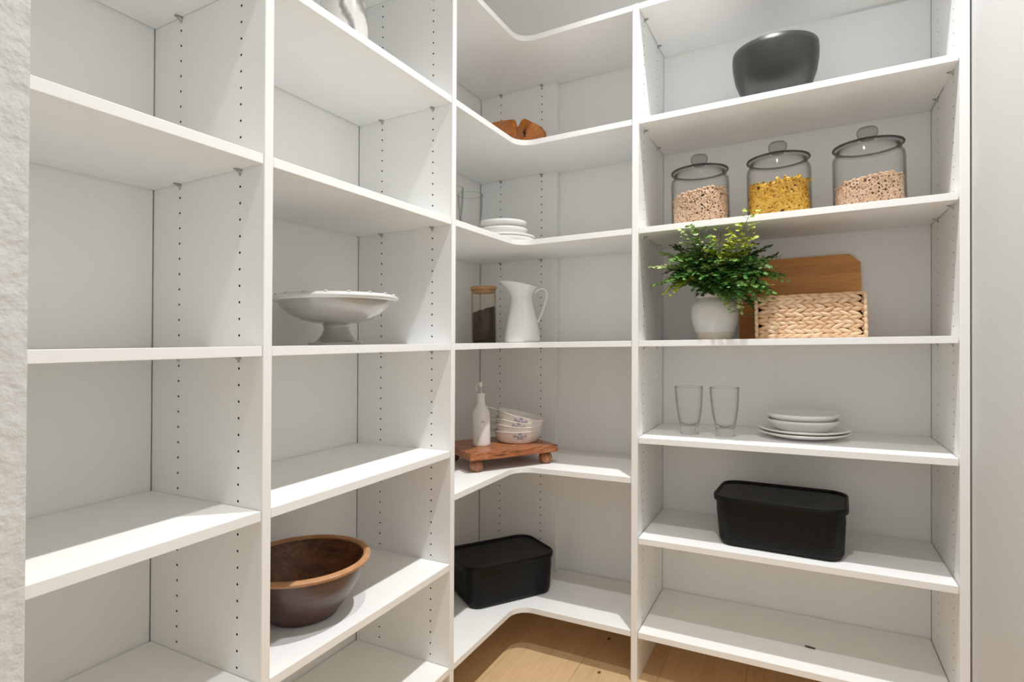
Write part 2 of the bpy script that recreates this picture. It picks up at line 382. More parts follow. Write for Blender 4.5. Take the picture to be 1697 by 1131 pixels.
# corner
corner = thing('corner_shelving_unit', 'L-shaped white corner shelving with rounded inner shelf edges', 'shelving', Matrix.Identity(4), 'white built-in pantry shelving')
panel('side_panel', corner, left_map(YC), XCE-XB, ZB, ZT, [.098, .289], -.6362, YP-YC)
obj('back_panel', G().box(XB-.008, XB-.0015, YB+T+.002, YC-.002, .02, ZT+H0-.002), MEL, corner)
obj('back_panel', G().box(XCE-.02, XD-.002, YP+.0015, YP+.009, .02, ZT+H0-.002), MEL, corner)
def corner_shelf(z):
    R = .062; n = 10
    P = [(XB+.003, YB+T+GAP), (XF, YB+T+GAP)]
    P += [(XF+R-R*math.cos(a), YF-R+R*math.sin(a)) for a in [pi/2*i/n for i in range(n+1)]]
    P += [(XD-GAP, YF), (XD-GAP, YP-.0025), (XCE+.003, YP-.0025), (XCE+.003, YC-GAP), (XB+.003, YC-GAP)]
    top = [(x, y, z+H0+lev(x)) for x, y in P]; bot = [(x, y, z+H0-ST+lev(x)) for x, y in P]
    g = G().loft([bot, top])
    n_ = len(P)
    for i in range(1, 1+n+2): g.m[i] = 1
    o = obj('corner_shelf', g, [MEL, EDGE], corner, bevel=.0008)
    return o
for z in (z1, z2, z3, z4, z5c, z7r):
    s = corner_shelf(z)
    if True:
        for u in (.098, .289): pin(s, XB+u, YC, z, pi)
        for u in (C1, C2): pin(s, XB+u, YB+T, z, 0)
        for y in (YF+.068, YF+.26): pin(s, XD, y, z, pi/2)
# right run
right = thing('shelving_unit', 'wide white built-in shelving on the right holding the glass jars, fern and basket', 'shelving', Matrix.Identity(4), 'white built-in pantry shelving')
WR = YP - YF
def map_d(u, w, v):   # drilled face looks to +x
    x = XD + T - w
    return (x, YP - u, v + H0 + (lev(x) if v <= ZB+1e-6 or v >= ZT-1e-6 else 0))
def map_e(u, w, v):
    x = XE + w
    return (x, YP - u, v + H0 + (lev(x) if v <= ZB+1e-6 or v >= ZT-1e-6 else 0))
panel('side_panel', right, map_d, WR, ZB, ZT, [WR-.26, WR-.068], GRID+.006)
panel('side_panel', right, map_e, WR, ZB, ZT, [WR-.26, WR-.068], .8339)
obj('back_panel', G().box(XD+T+.001, XE-.001, YP+.0015, YP+.009, .02, ZT+H0-.002), MEL, right)
for z in (z1, z2, z3, z4, z5r, z6r, z7r):
    s = shelf_box(right, XD+T+.0028, XE-.003, YF+.0004, YP-.0025, z, 'y')
    for y in (YF+.068, YF+.26): pin(s, XD+T, y, z, -pi/2); pin(s, XE, y, z, pi/2)

# ================================================================== objects
def ring_tube(R, r, z, n=64, m=10, fn=None):
    g = G()
    rings = []
    for i in range(n):
        a = 2*pi*i/n
        rings.append([((R+r*math.cos(b))*math.cos(a), (R+r*math.cos(b))*math.sin(a), z+r*math.sin(b)) for b in [2*pi*k/m for k in range(m)]])
    v = [p for q in rings for p in q]
    f = [(i*m+k, ((i+1) % n)*m+k, ((i+1) % n)*m+(k+1) % m, i*m+(k+1) % m) for i in range(n) for k in range(m)]
    return g.add(v, f)

# ---- footed grey bowl
t = thing('footed_bowl', 'grey glazed ceramic footed bowl with small knobs around its pale rim', 'bowl', place(-1.062, 1.078, z4))
obj('bowl', G().lathe([(.036, .0555), (.055, .057), (.085, .064), (.115, .079), (.136, .098), (.146, .115), (.146, .1185), (.140, .1185), (.128, .100), (.105, .083), (.07, .070), (.001, .066)], 72, False, True), STONEW, t, smooth=True, auto=60)
obj('foot', G().lathe([(.001, 0), (.069, 0), (.070, .004), (.0685, .007), (.058, .0085), (.047, .015), (.037, .028), (.032, .040), (.032, .050), (.036, .0555), (.040, .0585)], 64), STONEW, t, smooth=True, auto=50)
rim = obj('rim', G().lathe([(.142, .1125), (.154, .111), (.1605, .1155), (.1595, .121), (.152, .1262), (.142, .1275), (.138, .122), (.141, .116), (.142, .1125)], 80), STONERIM, t, smooth=True, auto=70)
for i in range(18):
    a = 2*pi*i/18 + .1
    k = G().lathe([(.0050, 0), (.0052, .0012), (.0036, .0028), (.0005, .0034)], 10)
    obj('knob', k, STONERIM, rim, smooth=True, loc=(.150*math.cos(a), .150*math.sin(a), .1258))

# ---- marble vase
t = thing('marble_vase', 'white marble vase with grey veins on the high shelf, top out of view', 'vase', place(-1.062, 1.098, z2))
obj('vase_body', G().lathe([(.001, 0), (.050, 0), (.054, .004), (.061, .06), (.063, .11), (.061, .16), (.052, .21), (.040, .25), (.036, .28), (.040, .30), (.036, .30), (.032, .28), (.03, .25), (.001, .20)], 48), MARBLE, t, smooth=True, auto=60)

# ---- large wooden bowl
t = thing('wooden_bowl', 'large deep dark wooden bowl with a light worn rim', 'bowl', place(-1.048, .960, z6, .5, Matrix.Diagonal((.95, .95, .93, 1))))
obj('bowl', G().lathe([(.001, 0), (.078, 0), (.086, .004), (.089, .010), (.105, .030), (.128, .062), (.146, .095), (.156, .124), (.158, .130)], 72), BOWLOUT, t, smooth=True, auto=60)
obj('inner_surface', G().lathe([(.150, .137), (.147, .125), (.132, .085), (.112, .050), (.085, .026), (.05, .017), (.001, .015)], 72), BOWLIN, t, smooth=True)
obj('rim', G().lathe([(.157, .127), (.165, .130), (.1665, .136), (.163, .1405), (.155, .142), (.149, .138), (.148, .134)], 80), BOWLRIM, t, smooth=True)

# ---- burl bowl on high corner shelf
t = thing('carved_wood_bowl', 'glossy orange carved burl wood bowl with a split, two-lobed rim', 'bowl', place(-.955, 1.862, z2, 0))
def burl():
    g = G(); n = 96; m = 16
    th0 = math.atan2(0-1.862, 0+.955)      # direction facing the doorway
    rings = []
    def shape(a, s):
        d = (a - th0 + pi) % (2*pi) - pi
        notch = math.exp(-((d-.20)/.075)**2)
        Rm = .118*(1+.06*math.sin(2*a+.6)) * (1 - .20*notch)
        hz = .088 + .010*math.cos(d-2.6) - .022*notch - .004 + .003*math.exp(-((d-.40)/.14)**2) - .036*max(0, d-.35)/1.2*(1 if d < 1.6 else .4)
        groove = .012*math.exp(-((d-.20-.35*(1-s))/.08)**2)*math.sin(pi*min(1, s))
        r = .038 + (Rm-.038)*(s**.62) - groove
        return r, hz*s**1.25
    for k in range(m+1):
        s = k/m; rg = []
        for i in range(n):
            a = 2*pi*i/n; r, z = shape(a, s); rg.append((r*math.cos(a), r*math.sin(a), z))
        rings.append(rg)
    for k in range(m, -1, -1):
        s = k/m; rg = []
        for i in range(n):
            a = 2*pi*i/n; r, z = shape(a, s); r = max(.004, r-.010); rg.append((r*math.cos(a), r*math.sin(a), z*.9+.012 if k < m else z+.001))
        rings.append(rg)
    return g.loft(rings)
obj('bowl', burl(), BURL, t, smooth=True, auto=70)
g = G()
th0 = math.atan2(-1.862, .955)
for (da, s, r) in ((.47, .52, .006), (.44, .60, .005), (.50, .44, .0055), (.41, .55, .004), (.46, .68, .003)):
    a = th0+da; rad = .038+(.118-.038)*s**.62 + .001
    g.merge(G().lathe([(.0005, r*.5), (r*.7, r*.3), (r, 0), (r*.7, -r*.3), (.0005, -r*.5)], 8), Matrix.Translation((rad*math.cos(a), rad*math.sin(a), .080*s**1.25)) @ Matrix.Rotation(da*7, 4, 'Z'))
obj('bark_void', g, BURLDK, t)

# ---- tumblers
def tumbler_parts(t, h=.154):
    rt, rb = .0445, .029
    body = [(rb, .026), (.0315, .035), (.0355, .055), (.040, .085), (.0425, .115), (rt, h-.002), (rt-.0006, h), (rt-.0024, h-.0015), (.0402, .115), (.0375, .085), (.033, .055), (.028, .036), (.015, .029), (.0005, .028)]
    obj('glass_body', G().lathe(body, 48), GLASS, t, smooth=True)
    obj('glass_base', G().lathe([(.0005, 0), (.0262, 0), (.0275, .0015), (.029, .026), (.020, .0275), (.0005, .028)], 48), SOLID, t, smooth=True, auto=50)
    obj('glass_lip', ring_tube(rt-.0012, .0013, h, 48, 6), GLASST, t, smooth=True)
grp = 'clear tapered tumblers'
t = thing('drinking_glass', 'clear tumbler on the lower right shelf, further from the white dishes', 'glass', place(-.332, 1.928, z5r), grp); tumbler_parts(t)
t = thing('drinking_glass', 'clear tumbler on the lower right shelf, beside the white dishes', 'glass', place(-.222, 1.925, z5r), grp); tumbler_parts(t)
t = thing('drinking_glass', 'clear tumbler on the corner shelf next to the stacked white dishes', 'glass', place(-1.019, 1.668, z3), grp); tumbler_parts(t)
t = thing('drinking_glass', 'clear tumbler on the corner shelf half hidden behind the upright panel', 'glass', place(-1.035, 1.568, z3), grp); tumbler_parts(t)

# ---- white plates and bowls
def plate_mesh(R):
    return mesh('plate', G().lathe([(.001, .002), (R*.52, .002), (R*.55, 0), (R*.58, .002), (R*.80, .009), (R*.985, .0175), (R, .0195), (R*.99, .0215), (R*.965, .0213), (R*.80, .0135), (R*.60, .007), (.001, .006)], 72), MATTEW, True, 60)
def bowl_mesh(R, h):
    return mesh('bowl', G().lathe([(.001, .002), (R*.60, .002), (R*.62, 0), (R*.66, .0015), (R*.82, .010), (R*.95, .026), (R*.995, h-.006), (R, h), (R*.985, h+.001), (R*.965, h-.001), (R*.93, .028), (R*.80, .013), (R*.6, .007), (.001, .006)], 72), MATTEW, True, 60)
def stack(x, y, z, where, pr_, br_, hs, bh):
    pm, bm = plate_mesh(pr_), bowl_mesh(br_, bh)
    zz = 0
    for i, l in enumerate(('lower', 'upper')):
        o = obj('plate', pm, None); o.matrix_world = place(x+i*.002, y, z+zz); tag(o, f'{l} of two white plates under the white bowls {where}', 'plate', 'stacked white plates'); zz += .0105
    zz += -.001
    for i, l in enumerate(('lower', 'upper')):
        o = obj('low_bowl', bm, None); o.matrix_world = place(x-.002*i, y+.001, z+zz+.0005); tag(o, f'{l} of two low white bowls stacked on the plates {where}', 'bowl', 'stacked white bowls'); zz += hs
stack(-.004, 1.995, z5r, 'on the lower right shelf', .128, .1, .019, .036)
stack(-1.000, 1.866, z3, 'on the corner shelf beside tumblers', .122, .095, .026, .040)

# ---- tall jar of dark beans
t = thing('canister', 'tall clear glass canister of dark beans with bamboo lid', 'jar', place(-1.126, 1.95, z4))
JR = .0495
obj('glass_body', G().lathe([(.001, 0), (JR-.003, 0), (JR, .003), (JR, .212), (JR-.0022, .212), (JR-.0022, .004), (.001, .003)], 56), GLASSW, t, smooth=True, auto=50)
lid = obj('lid', G().lathe([(.001, .200), (JR-.004, .200), (JR-.0035, .2135), (JR+.0025, .2135), (JR+.004, .216), (JR+.0035, .2225), (JR+.001, .225), (.001, .225)], 56), BAMLID, t, smooth=True, auto=35)
obj('lid_groove', ring_tube(JR-.0052, .0022, .206, 40, 6), nmat('lid_seal', (.45, .33, .2), rough=.6), lid, smooth=True)
def shell_fill(nm, label, Mx, R, hfn, unit, n_side, n_top, matl, core_m, orient, core_r, layer=.0, flat_top=True):
    g = G(); r_ = random.Random(len(nm)*7+int(R*1000))
    U = [unit(r_) for _ in range(6)]
    def put(p, q, ux): g.merge(ux, Matrix.Translation(p) @ q)
    for i in range(n_side):
        a = 2*pi*((i*.61803398875) % 1) + r_.gauss(0, .035); h = hfn(a, R)
        z = layer + (h-2*layer)*max(0, min(1, ((i+.5)/n_side + r_.gauss(0, .03))))
        rad = R*(1 - .05*r_.random())
        q = Matrix.Rotation(a, 4, 'Z') @ orient(r_)
        put((rad*math.cos(a), rad*math.sin(a), z), q, U[i % 6])
    for i in range(n_top):
        rad = R*math.sqrt((i+.5)/n_top); a = i*2.399963
        put((rad*math.cos(a), rad*math.sin(a), hfn(a, rad)-layer*.3*r_.random()), Matrix.Rotation(r_.uniform(0, 6.3), 4, 'Z') @ Matrix.Rotation(r_.uniform(-.6, .6), 4, 'X') @ (Matrix.Rotation(pi/2, 4, 'Y') if flat_top else Matrix.Rotation(r_.uniform(-.2, .2), 4, 'Y')), U[i % 6])
    n = 24
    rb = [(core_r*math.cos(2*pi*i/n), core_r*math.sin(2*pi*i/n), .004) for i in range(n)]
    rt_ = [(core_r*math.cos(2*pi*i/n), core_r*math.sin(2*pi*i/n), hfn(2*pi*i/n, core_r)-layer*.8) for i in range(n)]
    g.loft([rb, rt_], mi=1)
    o = obj(nm, g, [matl, core_m]); o.matrix_world = Mx; tag(o, label, nm.split('_')[-1]); o['kind'] = 'stuff'
    for p in o.data.polygons: p.use_smooth = True
    return o
def bean_unit(r_):
    g = G(); n = 6
    rings = [[(-.0042*math.cos(a)*1.0+0, .0026*math.sin(a)*math.cos(2*pi*k/n), .0022*math.sin(a)*math.sin(2*pi*k/n)) for k in range(n)] for a in [pi*(j+.5)/4 for j in range(4)]]
    return g.loft(rings).xf(Matrix.Scale(r_.uniform(.85, 1.15), 4))
rnd_or = lambda r_: Matrix.Rotation(r_.uniform(0, 6.3), 4, 'X') @ Matrix.Rotation(r_.uniform(-.5, .5), 4, 'Z') @ Matrix.Rotation(pi/2, 4, 'Z')
shell_fill('coffee_beans', 'dark roasted beans filling the tall canister', place(-1.126, 1.95, z4+.0), JR-.0055,
           lambda a, r: .130 + .013*math.cos(a-.45)*r/.045 + .002*math.sin(7*a), bean_unit, 2300, 260, BEAN, BEAN, rnd_or, JR-.008, .004)

# ---- white pitcher
t = thing('pitcher', 'tall glossy white pitcher with flared spout and loop handle', 'pitcher', place(-.9575, 1.952, z4, 0))
def pitcher():
    g = G(); n = 64
    ax = math.atan2(-.4756, -.88)        # spout direction (towards the left of the picture)
    prof = [(.001, 0), (.064, 0), (.070, .004), (.0705, .012), (.066, .045), (.058, .085), (.050, .12), (.0435, .150), (.041, .168), (.0415, .178), (.046, .192), (.053, .206), (.060, .218), (.0625, .224)]
    rings = []
    def ring(r, z, f):
        out = []
        for i in range(n):
            a = 2*pi*i/n; d = (a-ax+pi) % (2*pi)-pi
            w_ = math.exp(-(d/.75)**2)*f
            out.append(((r*(1+.42*w_)-.004*f*(1-w_))*math.cos(a), (r*(1+.42*w_)-.004*f*(1-w_))*math.sin(a), z+.013*f*math.cos(d)))
        return out
    for r, z in prof:
        f = max(0, min(1, (z-.168)/.056)); rings.append(ring(r, z, f*f))
    for r, z in reversed(prof[2:]):
        f = max(0, min(1, (z-.168)/.056)); rings.append(ring(r-.0028, z+.0005, f*f))
    return g.loft(rings)
obj('body', pitcher(), CERAM, t, smooth=True, auto=60)
hd = Vector((.88, .4756, 0))
hp = [(.048, .188), (.062, .202), (.078, .207), (.092, .201), (.0975, .188), (.096, .170), (.088, .145), (.078, .115), (.068, .092), (.060, .078)]
def smooth_path(P, k=4):
    out = []
    P = [Vector(p) for p in P]
    for i in range(len(P)-1):
        p0, p1, p2, p3 = P[max(i-1, 0)], P[i], P[i+1], P[min(i+2, len(P)-1)]
        for j in range(k):
            s = j/k; out.append(.5*((2*p1)+(-p0+p2)*s+(2*p0-5*p1+4*p2-p3)*s*s+(-p0+3*p1-3*p2+p3)*s**3))
    out.append(P[-1]); return out
obj('handle', G().tube(smooth_path([(hd.x*a, hd.y*a, b) for a, b in hp]), .0048, 10, flat=1.7), CERAM, t, smooth=True)

# ---- wooden riser
RA = math.atan2(.817, .577)
RC = (-.990, 1.826)
RH = .068
t = thing('wooden_riser', 'reddish wooden serving riser on ball feet on the corner shelf', 'stand', place(RC[0], RC[1], z5c, RA))
obj('board', G().box(-.172, .172, -.136, .136, RH-.026, RH), ACACIA, t, bevel=.003)
for sx in (-1, 1):
    for sy in (-1, 1):
        obj('ball_foot', G().lathe([(.001, 0), (.012, 0), (.0175, .004), (.0225, .011), (.0245, .021), (.0225, .031), (.0175, .038), (.012, .0425), (.001, .0425)], 32), BALL, t, smooth=True, auto=70, loc=(sx*.137, sy*.105, 0))

# ---- oil bottle
t = thing('oil_bottle', 'white ceramic oil bottle with capped metal pourer on the wooden riser', 'bottle', place(-1.026, 1.762, z5c+RH))
obj('body', G().lathe([(.001, 0), (.029, 0), (.0315, .003), (.032, .008), (.032, .112), (.0305, .121), (.026, .132), (.019, .143), (.015, .152), (.0138, .162), (.0138, .178), (.0155, .1865), (.0155, .189), (.010, .189), (.010, .18), (.001, .18)], 48), CERAM, t, smooth=True, auto=50)
po = obj('pourer', G().lathe([(.001, .188), (.013, .188), (.014, .190), (.013, .1925), (.0055, .1925), (.0045, .196), (.0042, .218), (.001, .218)], 24), CHROME, t, smooth=True, auto=40)
obj('stopper_cap', G().lathe([(.001, .212), (.006, .212), (.0065, .215), (.006, .227), (.005, .2285), (.001, .2285)], 24), CERAM, po, smooth=True, auto=40)
cp = [(-.0055, .224), (-.011, .222), (-.0165, .214), (-.0165, .203), (-.012, .195), (-.005, .1925)]
obj('cap_strap', G().tube(smooth_path([(hd.x*a, hd.y*a, b) for a, b in cp]), .0011, 6), CERAM, po, smooth=True)
# lettering
cu = bpy.data.curves.new('lettering', 'FONT'); cu.body = 'OIL'; cu.size = .0085; cu.extrude = .0003; cu.align_x = 'CENTER'; cu.space_character = 1.15
tmp = bpy.data.objects.new('tmp', cu); COL.objects.link(tmp)
dg = bpy.context.evaluated_depsgraph_get(); me = bpy.data.meshes.new_from_object(tmp.evaluated_get(dg)); bpy.data.objects.remove(tmp)
me.name = 'lettering'; me.materials.clear(); me.materials.append(GREYINK)
lt = bpy.data.objects.new('lettering', me); COL.objects.link(lt); lt.parent = t
# wrap flat text on the cylinder, facing the doorway, a little to the right
ac = math.atan2(-1.762, 1.026) + .18
for v in me.vertices:
    x, y, z = v.co; a = ac + x/.032; rad = .0322 + z
    v.co = (rad*math.cos(a), rad*math.sin(a), .086 + y)

# ---- casserole dishes
DR, DRB, DH = .0900, .070, .044
def dish_pt(a, h, off=.0006):
    s = h/DH; r = DRB + (DR-DRB)*(s**.55) + off
    return (r*math.cos(a), r*math.sin(a), h)
def dish_mesh():
    prof = [(.001, .001), (DRB-.010, .001), (DRB-.004, 0)] + [(DRB+(DR-DRB)*(s**.55), DH*s) for s in (.0, .04, .12, .3, .5, .75, .94)] + [(DR+.0012, DH), (DR-.001, DH+.001), (DR-.004, DH-.002)] + [(DRB+(DR-DRB)*(s**.55)-.004, DH*s+.002) for s in (.75, .5, .3, .12)] + [(DRB-.010, .005), (.001, .0045)]
    return mesh('dish', G().lathe(prof, 64), DISHW, True, 60)
def handle_mesh():
    g = G(); rings = []
    for k in range(9):
        s = k/8; x = DR-.006+.070*s; w_ = .013-.004*math.sin(pi*min(1, s*1.1))+.002*s; th = .0045
        if k == 8: w_ *= .7
        z = DH-.006+.004*s
        rings.append([(x, w_, z), (x, w_*.6, z+th), (x, -w_*.6, z+th), (x, -w_, z), (x, -w_*.6, z-th*.6), (x, w_*.6, z-th*.6)])
    return mesh('handle', g.loft(rings), DISHW, True, 70)
def print_mesh():
    g = G()
    def patch(cx, cy, ro, ri, n=12):
        v = []; f = []
        for i in range(n):
            a = 2*pi*i/n
            v.append((cx+ro*math.cos(a)*(1+.12*math.cos(5*a)), cy+ro*math.sin(a)*(1+.12*math.cos(5*a)))); v.append((cx+ri*math.cos(a), cy+ri*math.sin(a)))
        o = len(g.v); g.v += v
        for i in range(n):
            j = (i+1) % n; g.f.append((o+2*i, o+2*j, o+2*j+1, o+2*i+1)); g.m.append(0)
    def stroke(x0, y0, x1, y1, w_):
        dx, dy = x1-x0, y1-y0; L = math.hypot(dx, dy); nx, ny = -dy/L*w_, dx/L*w_
        o = len(g.v); g.v += [(x0, y0), ((x0+x1)/2+nx, (y0+y1)/2+ny), (x1, y1), ((x0+x1)/2-nx, (y0+y1)/2-ny)]; g.f.append((o, o+1, o+2, o+3)); g.m.append(0)
    patch(0, .0105, .0034, .0021); patch(-.0118, .0045, .0034, .0021); patch(.0118, .0045, .0034, .0021)
    for x0, y0, x1, y1 in ((0, -.001, 0, .006), (-.001, -.001, -.0085, .002), (.001, -.001, .0085, .002), (-.002, 0, -.005, .0075), (.002, 0, .005, .0075), (-.006, -.003, 0, -.001), (.006, -.003, 0, -.001), (-.009, -.0045, -.002, -.003), (.009, -.0045, .002, -.003), (0, -.005, 0, -.001), (-.0035, .001, -.008, .0062), (.0035, .001, .008, .0062)):
        stroke(x0, y0, x1, y1, .00075)
    g.v = [dish_pt(x*1.55/.083, .0235+y*1.4, .0010) for x, y in g.v]
    return mesh('flower_print', g, BLUE)
dm, hm, pm = dish_mesh(), handle_mesh(), print_mesh()
DC = (-.950, 1.902)
view = math.atan2(-DC[1], -DC[0])
ldir = Vector((-.88, -.4756, 0))
names = ['bottom', 'second from bottom', 'second from top', 'top']
tilts = [0, 4.5, 8.5, 14]
zz = [0, .0145, .026, .0385]
for i in range(4):
    la = math.atan2(ldir.y, ldir.x) - [.28, .22, .12, .05][i]
    # tilt: the handle side is raised, turning about the line of sight
    axis = Vector((math.cos(la+pi/2), math.sin(la+pi/2), 0))
    rot = Matrix.Rotation(-math.radians(tilts[i]), 4, axis)
    piv = Vector((-ldir.x, -ldir.y, 0))*.075
    Mx = Matrix.Translation((DC[0], DC[1], z5c+RH+H0+lev(DC[0])+zz[i])) @ TILT @ Matrix.Translation(piv) @ rot @ Matrix.Translation(-piv)
    t = thing('casserole_dish', f'cream casserole dish with tab handle, {names[i]} of the tilted stack of four', 'dish', Mx, 'stacked casserole dishes')
    d = obj('dish', dm, None, t)
    h_ = obj('handle', hm, None, t, rot=(0, 0, la))
    if i != 1:
        p = obj('flower_print', pm, None, t, rot=(0, 0, view + [.10, 0, -.02, 0.02][i])); p['label'] = 'small blue cornflower sprig'

# ---- black lidded bins
def rrect(w_, d, r, n=6, z=0, cx=0, cy=0):
    P = []
    for (sx, sy, a0) in ((1, 1, 0), (-1, 1, pi/2), (-1, -1, pi), (1, -1, 3*pi/2)):
        for i in range(n+1):
            a = a0+pi/2*i/n; P.append((cx+sx*(w_/2-r)+r*math.cos(a), cy+sy*(d/2-r)+r*math.sin(a), z))
    return P
def bin_parts(t, W, D, H):
    rg = [rrect(W*.84, D*.80, .03, z=.0), rrect(W*.88, D*.85, .035, z=.003), rrect(W*.915, D*.89, .045, z=.012), rrect(W*.955, D*.945, .048, z=H-.03), rrect(W*.96, D*.95, .048, z=H-.012)]
    obj('bin_body', G().loft(rg), BLACKP, t, smooth=True, auto=45)
    # small raised knit studs around the wall
    g = G(); base = rrect(1, 1, .2, n=10)
    def per(s, z):
        k = (z-.012)/(H-.042); w_ = W*(.915+.04*k); d = D*(.89+.055*k); r = .045+.003*k
        P = rrect(w_, d, r, 10); L = []; tot = 0
        for i in range(len(P)):
            a, b = Vector(P[i]), Vector(P[(i+1) % len(P)]); L.append((tot, (b-a).length, a, b)); tot += (b-a).length
        s = (s % 1)*tot
        for (o, l, a, b) in L:
            if o <= s <= o+l and l > 1e-9:
                p = a+(b-a)*((s-o)/l); tdir = (b-a).normalized(); return p, Vector((tdir.y, -tdir.x, 0)), tdir
        return L[0][2], Vector((0, 1, 0)), Vector((1, 0, 0))
    NS = int(2*(W+D)/.0085); NR = int((H-.05)/.0068)
    for j in range(NR):
        z = .017 + j*.0068
        for i in range(NS):
            p, n_, td = per((i+.5*(j % 2))/NS, z)
            p = Vector((p.x, p.y, z)); c = p + n_*.0016
            g.add([p-td*.0032, p-Vector((0, 0, .0024)), p+td*.0032, p+Vector((0, 0, .0024)), c], [(0, 1, 4), (1, 2, 4), (2, 3, 4), (3, 0, 4)])
    o = obj('knit_relief', g, BLACKP, t); o['kind'] = 'stuff'
    lg = G()
    r0_ = .058
    lg.loft([rrect(W*.97, D*.965, r0_-.006, z=H-.018), rrect(W-.002, D-.002, r0_, z=H-.018), rrect(W, D, r0_, z=H-.014), rrect(W, D, r0_, z=H-.003), rrect(W-.004, D-.004, r0_-.002, z=H),
             rrect(W-.012, D-.012, r0_-.006, z=H), rrect(W-.018, D-.018, r0_-.009, z=H-.006), rrect(W-.030, D-.030, r0_-.014, z=H-.0065)])
    obj('lid', lg, BLACKP, t, smooth=True, auto=35)
t = thing('storage_bin', 'black lidded plastic storage bin on the right shelf below the plates', 'bin', place(-.063, 1.940, z6r, math.radians(-3)), 'black lidded storage bins'); bin_parts(t, .362, .245, .150)
t = thing('storage_bin', 'black lidded plastic storage bin angled on the lowest corner shelf', 'bin', place(-1.000, 1.866, z7r, math.radians(54.5)), 'black lidded storage bins'); bin_parts(t, .362, .245, .150)

# ---- black bowl
t = thing('black_bowl', 'large matte black bowl on the top right shelf', 'bowl', place(-.078, 1.925, z2, 0, Matrix.Diagonal((1, 1, 1.05, 1))))
obj('bowl', G().lathe([(.045, .012), (.062, .013), (.080, .026), (.100, .052), (.113, .085), (.1195, .120), (.121, .150), (.1195, .166), (.1175, .167), (.116, .160), (.113, .120), (.104, .080), (.085, .040), (.06, .024), (.001, .020)], 72), BLACKB, t, smooth=True, auto=60)
obj('foot_ring', G().lathe([(.046, .014), (.047, 0), (.053, 0), (.058, .0135)], 64), BLACKB, t, smooth=True, auto=40)

# ---- glass jars
def jar(x, y, label):
    t = thing('glass_jar', label, 'jar', place(x, y, z3), 'lidded glass jars'); R = .0895
    obj('glass_body', G().lathe([(.001, 0), (R-.004, 0), (R, .004), (R, .150), (R-.0015, .160), (R-.007, .170), (R-.012, .176), (R-.012, .183), (R-.0155, .183), (R-.0155, .176), (R-.010, .167), (R-.004, .158), (R-.0032, .150), (R-.0032, .006), (.001, .005)], 64), GLASS, t, smooth=True, auto=60)
    obj('neck_ring', ring_tube(R-.010, .0028, .1785, 64, 8), GLASST, t, smooth=True)
    l = obj('lid', G().lathe([(R-.018, .176), (R-.018, .184), (R-.004, .185), (R-.001, .188), (R-.004, .1915), (R-.02, .196), (.05, .203), (.026, .207), (.020, .212), (.0005, .212)], 64), GLASST, t, smooth=True, auto=60)
    obj('lid_edge', ring_tube(R-.0035, .0034, .188, 64, 8), GLASSD, l, smooth=True)
    obj('knob', G().lathe([(.0005, .209), (.018, .209), (.017, .213), (.024, .218), (.0265, .226), (.026, .236), (.021, .242), (.012, .2445), (.0005, .245)], 32), GLASSK, l, smooth=True, auto=70)
    return R
def ring_unit(r_):
    g = G(); n, m = 9, 5; R, r = .0053*r_.uniform(.92, 1.12), .0025
    v = [((R+r*math.cos(2*pi*k/m))*math.cos(2*pi*i/n)*1.0, (R+r*math.cos(2*pi*k/m))*math.sin(2*pi*i/n), r*1.25*math.sin(2*pi*k/m)) for i in range(n) for k in range(m)]
    f = [(i*m+k, ((i+1) % n)*m+k, ((i+1) % n)*m+(k+1) % m, i*m+(k+1) % m) for i in range(n) for k in range(m)]
    return g.add(v, f).xf(Matrix.Rotation(pi/2, 4, 'Y'))
def penne_unit(r_):
    g = G(); n = 8; L = .019*r_.uniform(.85, 1.1); R = .0043
    def rg(x, s, rad): return [(x+s*rad*math.cos(2*pi*k/n)*.9, rad*math.cos(2*pi*k/n), rad*math.sin(2*pi*k/n)) for k in range(n)]
    return g.loft([rg(L, 1, R), rg(-L, 1, R), rg(-L, 1, R*.68), rg(L, 1, R*.68), rg(L, 1, R)], False, False)
ring_or = lambda r_: Matrix.Rotation(r_.gauss(0, .38), 4, 'Z') @ Matrix.Rotation(r_.gauss(0, .38), 4, 'Y')
pen_or = lambda r_: Matrix.Rotation(r_.uniform(0, 3.14), 4, 'X') @ Matrix.Rotation(pi/2 + r_.gauss(0, .12), 4, 'Z')
JX = [(-.299, 1.93), (-.0685, 1.93), (.164, 1.93)]
jar(*JX[0], 'clear lidded glass jar of ring cereal nearest the corner shelving')
jar(*JX[1], 'clear lidded glass jar of penne, middle of the three jars')
jar(*JX[2], 'clear lidded glass jar, least filled with ring cereal, farthest right of the three')
shell_fill('ring_cereal', 'pale oat ring cereal in the jar above the fern', place(*JX[0], z3+.001), .0805, lambda a, r: .108+.010*math.cos(a+.4)*r/.08+.002*math.sin(5*a), ring_unit, 620, 150, CEREAL, CEREAL_SHADE, ring_or, .072, .007)
shell_fill('penne_pasta', 'yellow penne pasta in the middle glass jar', place(*JX[1], z3+.001), .0785, lambda a, r: .112+.008*math.cos(a-1.2)*r/.08+.003*math.sin(4*a), penne_unit, 400, 90, PENNE, PENNE_SHADE, pen_or, .064, .009, False)
shell_fill('ring_cereal', 'pale oat ring cereal in the rightmost glass jar, lowest fill', place(*JX[2], z3+.001), .0805, lambda a, r: .083+.008*math.cos(a+.2)*r/.08+.002*math.sin(5*a), ring_unit, 470, 150, CEREAL, CEREAL_SHADE, ring_or, .072, .007)

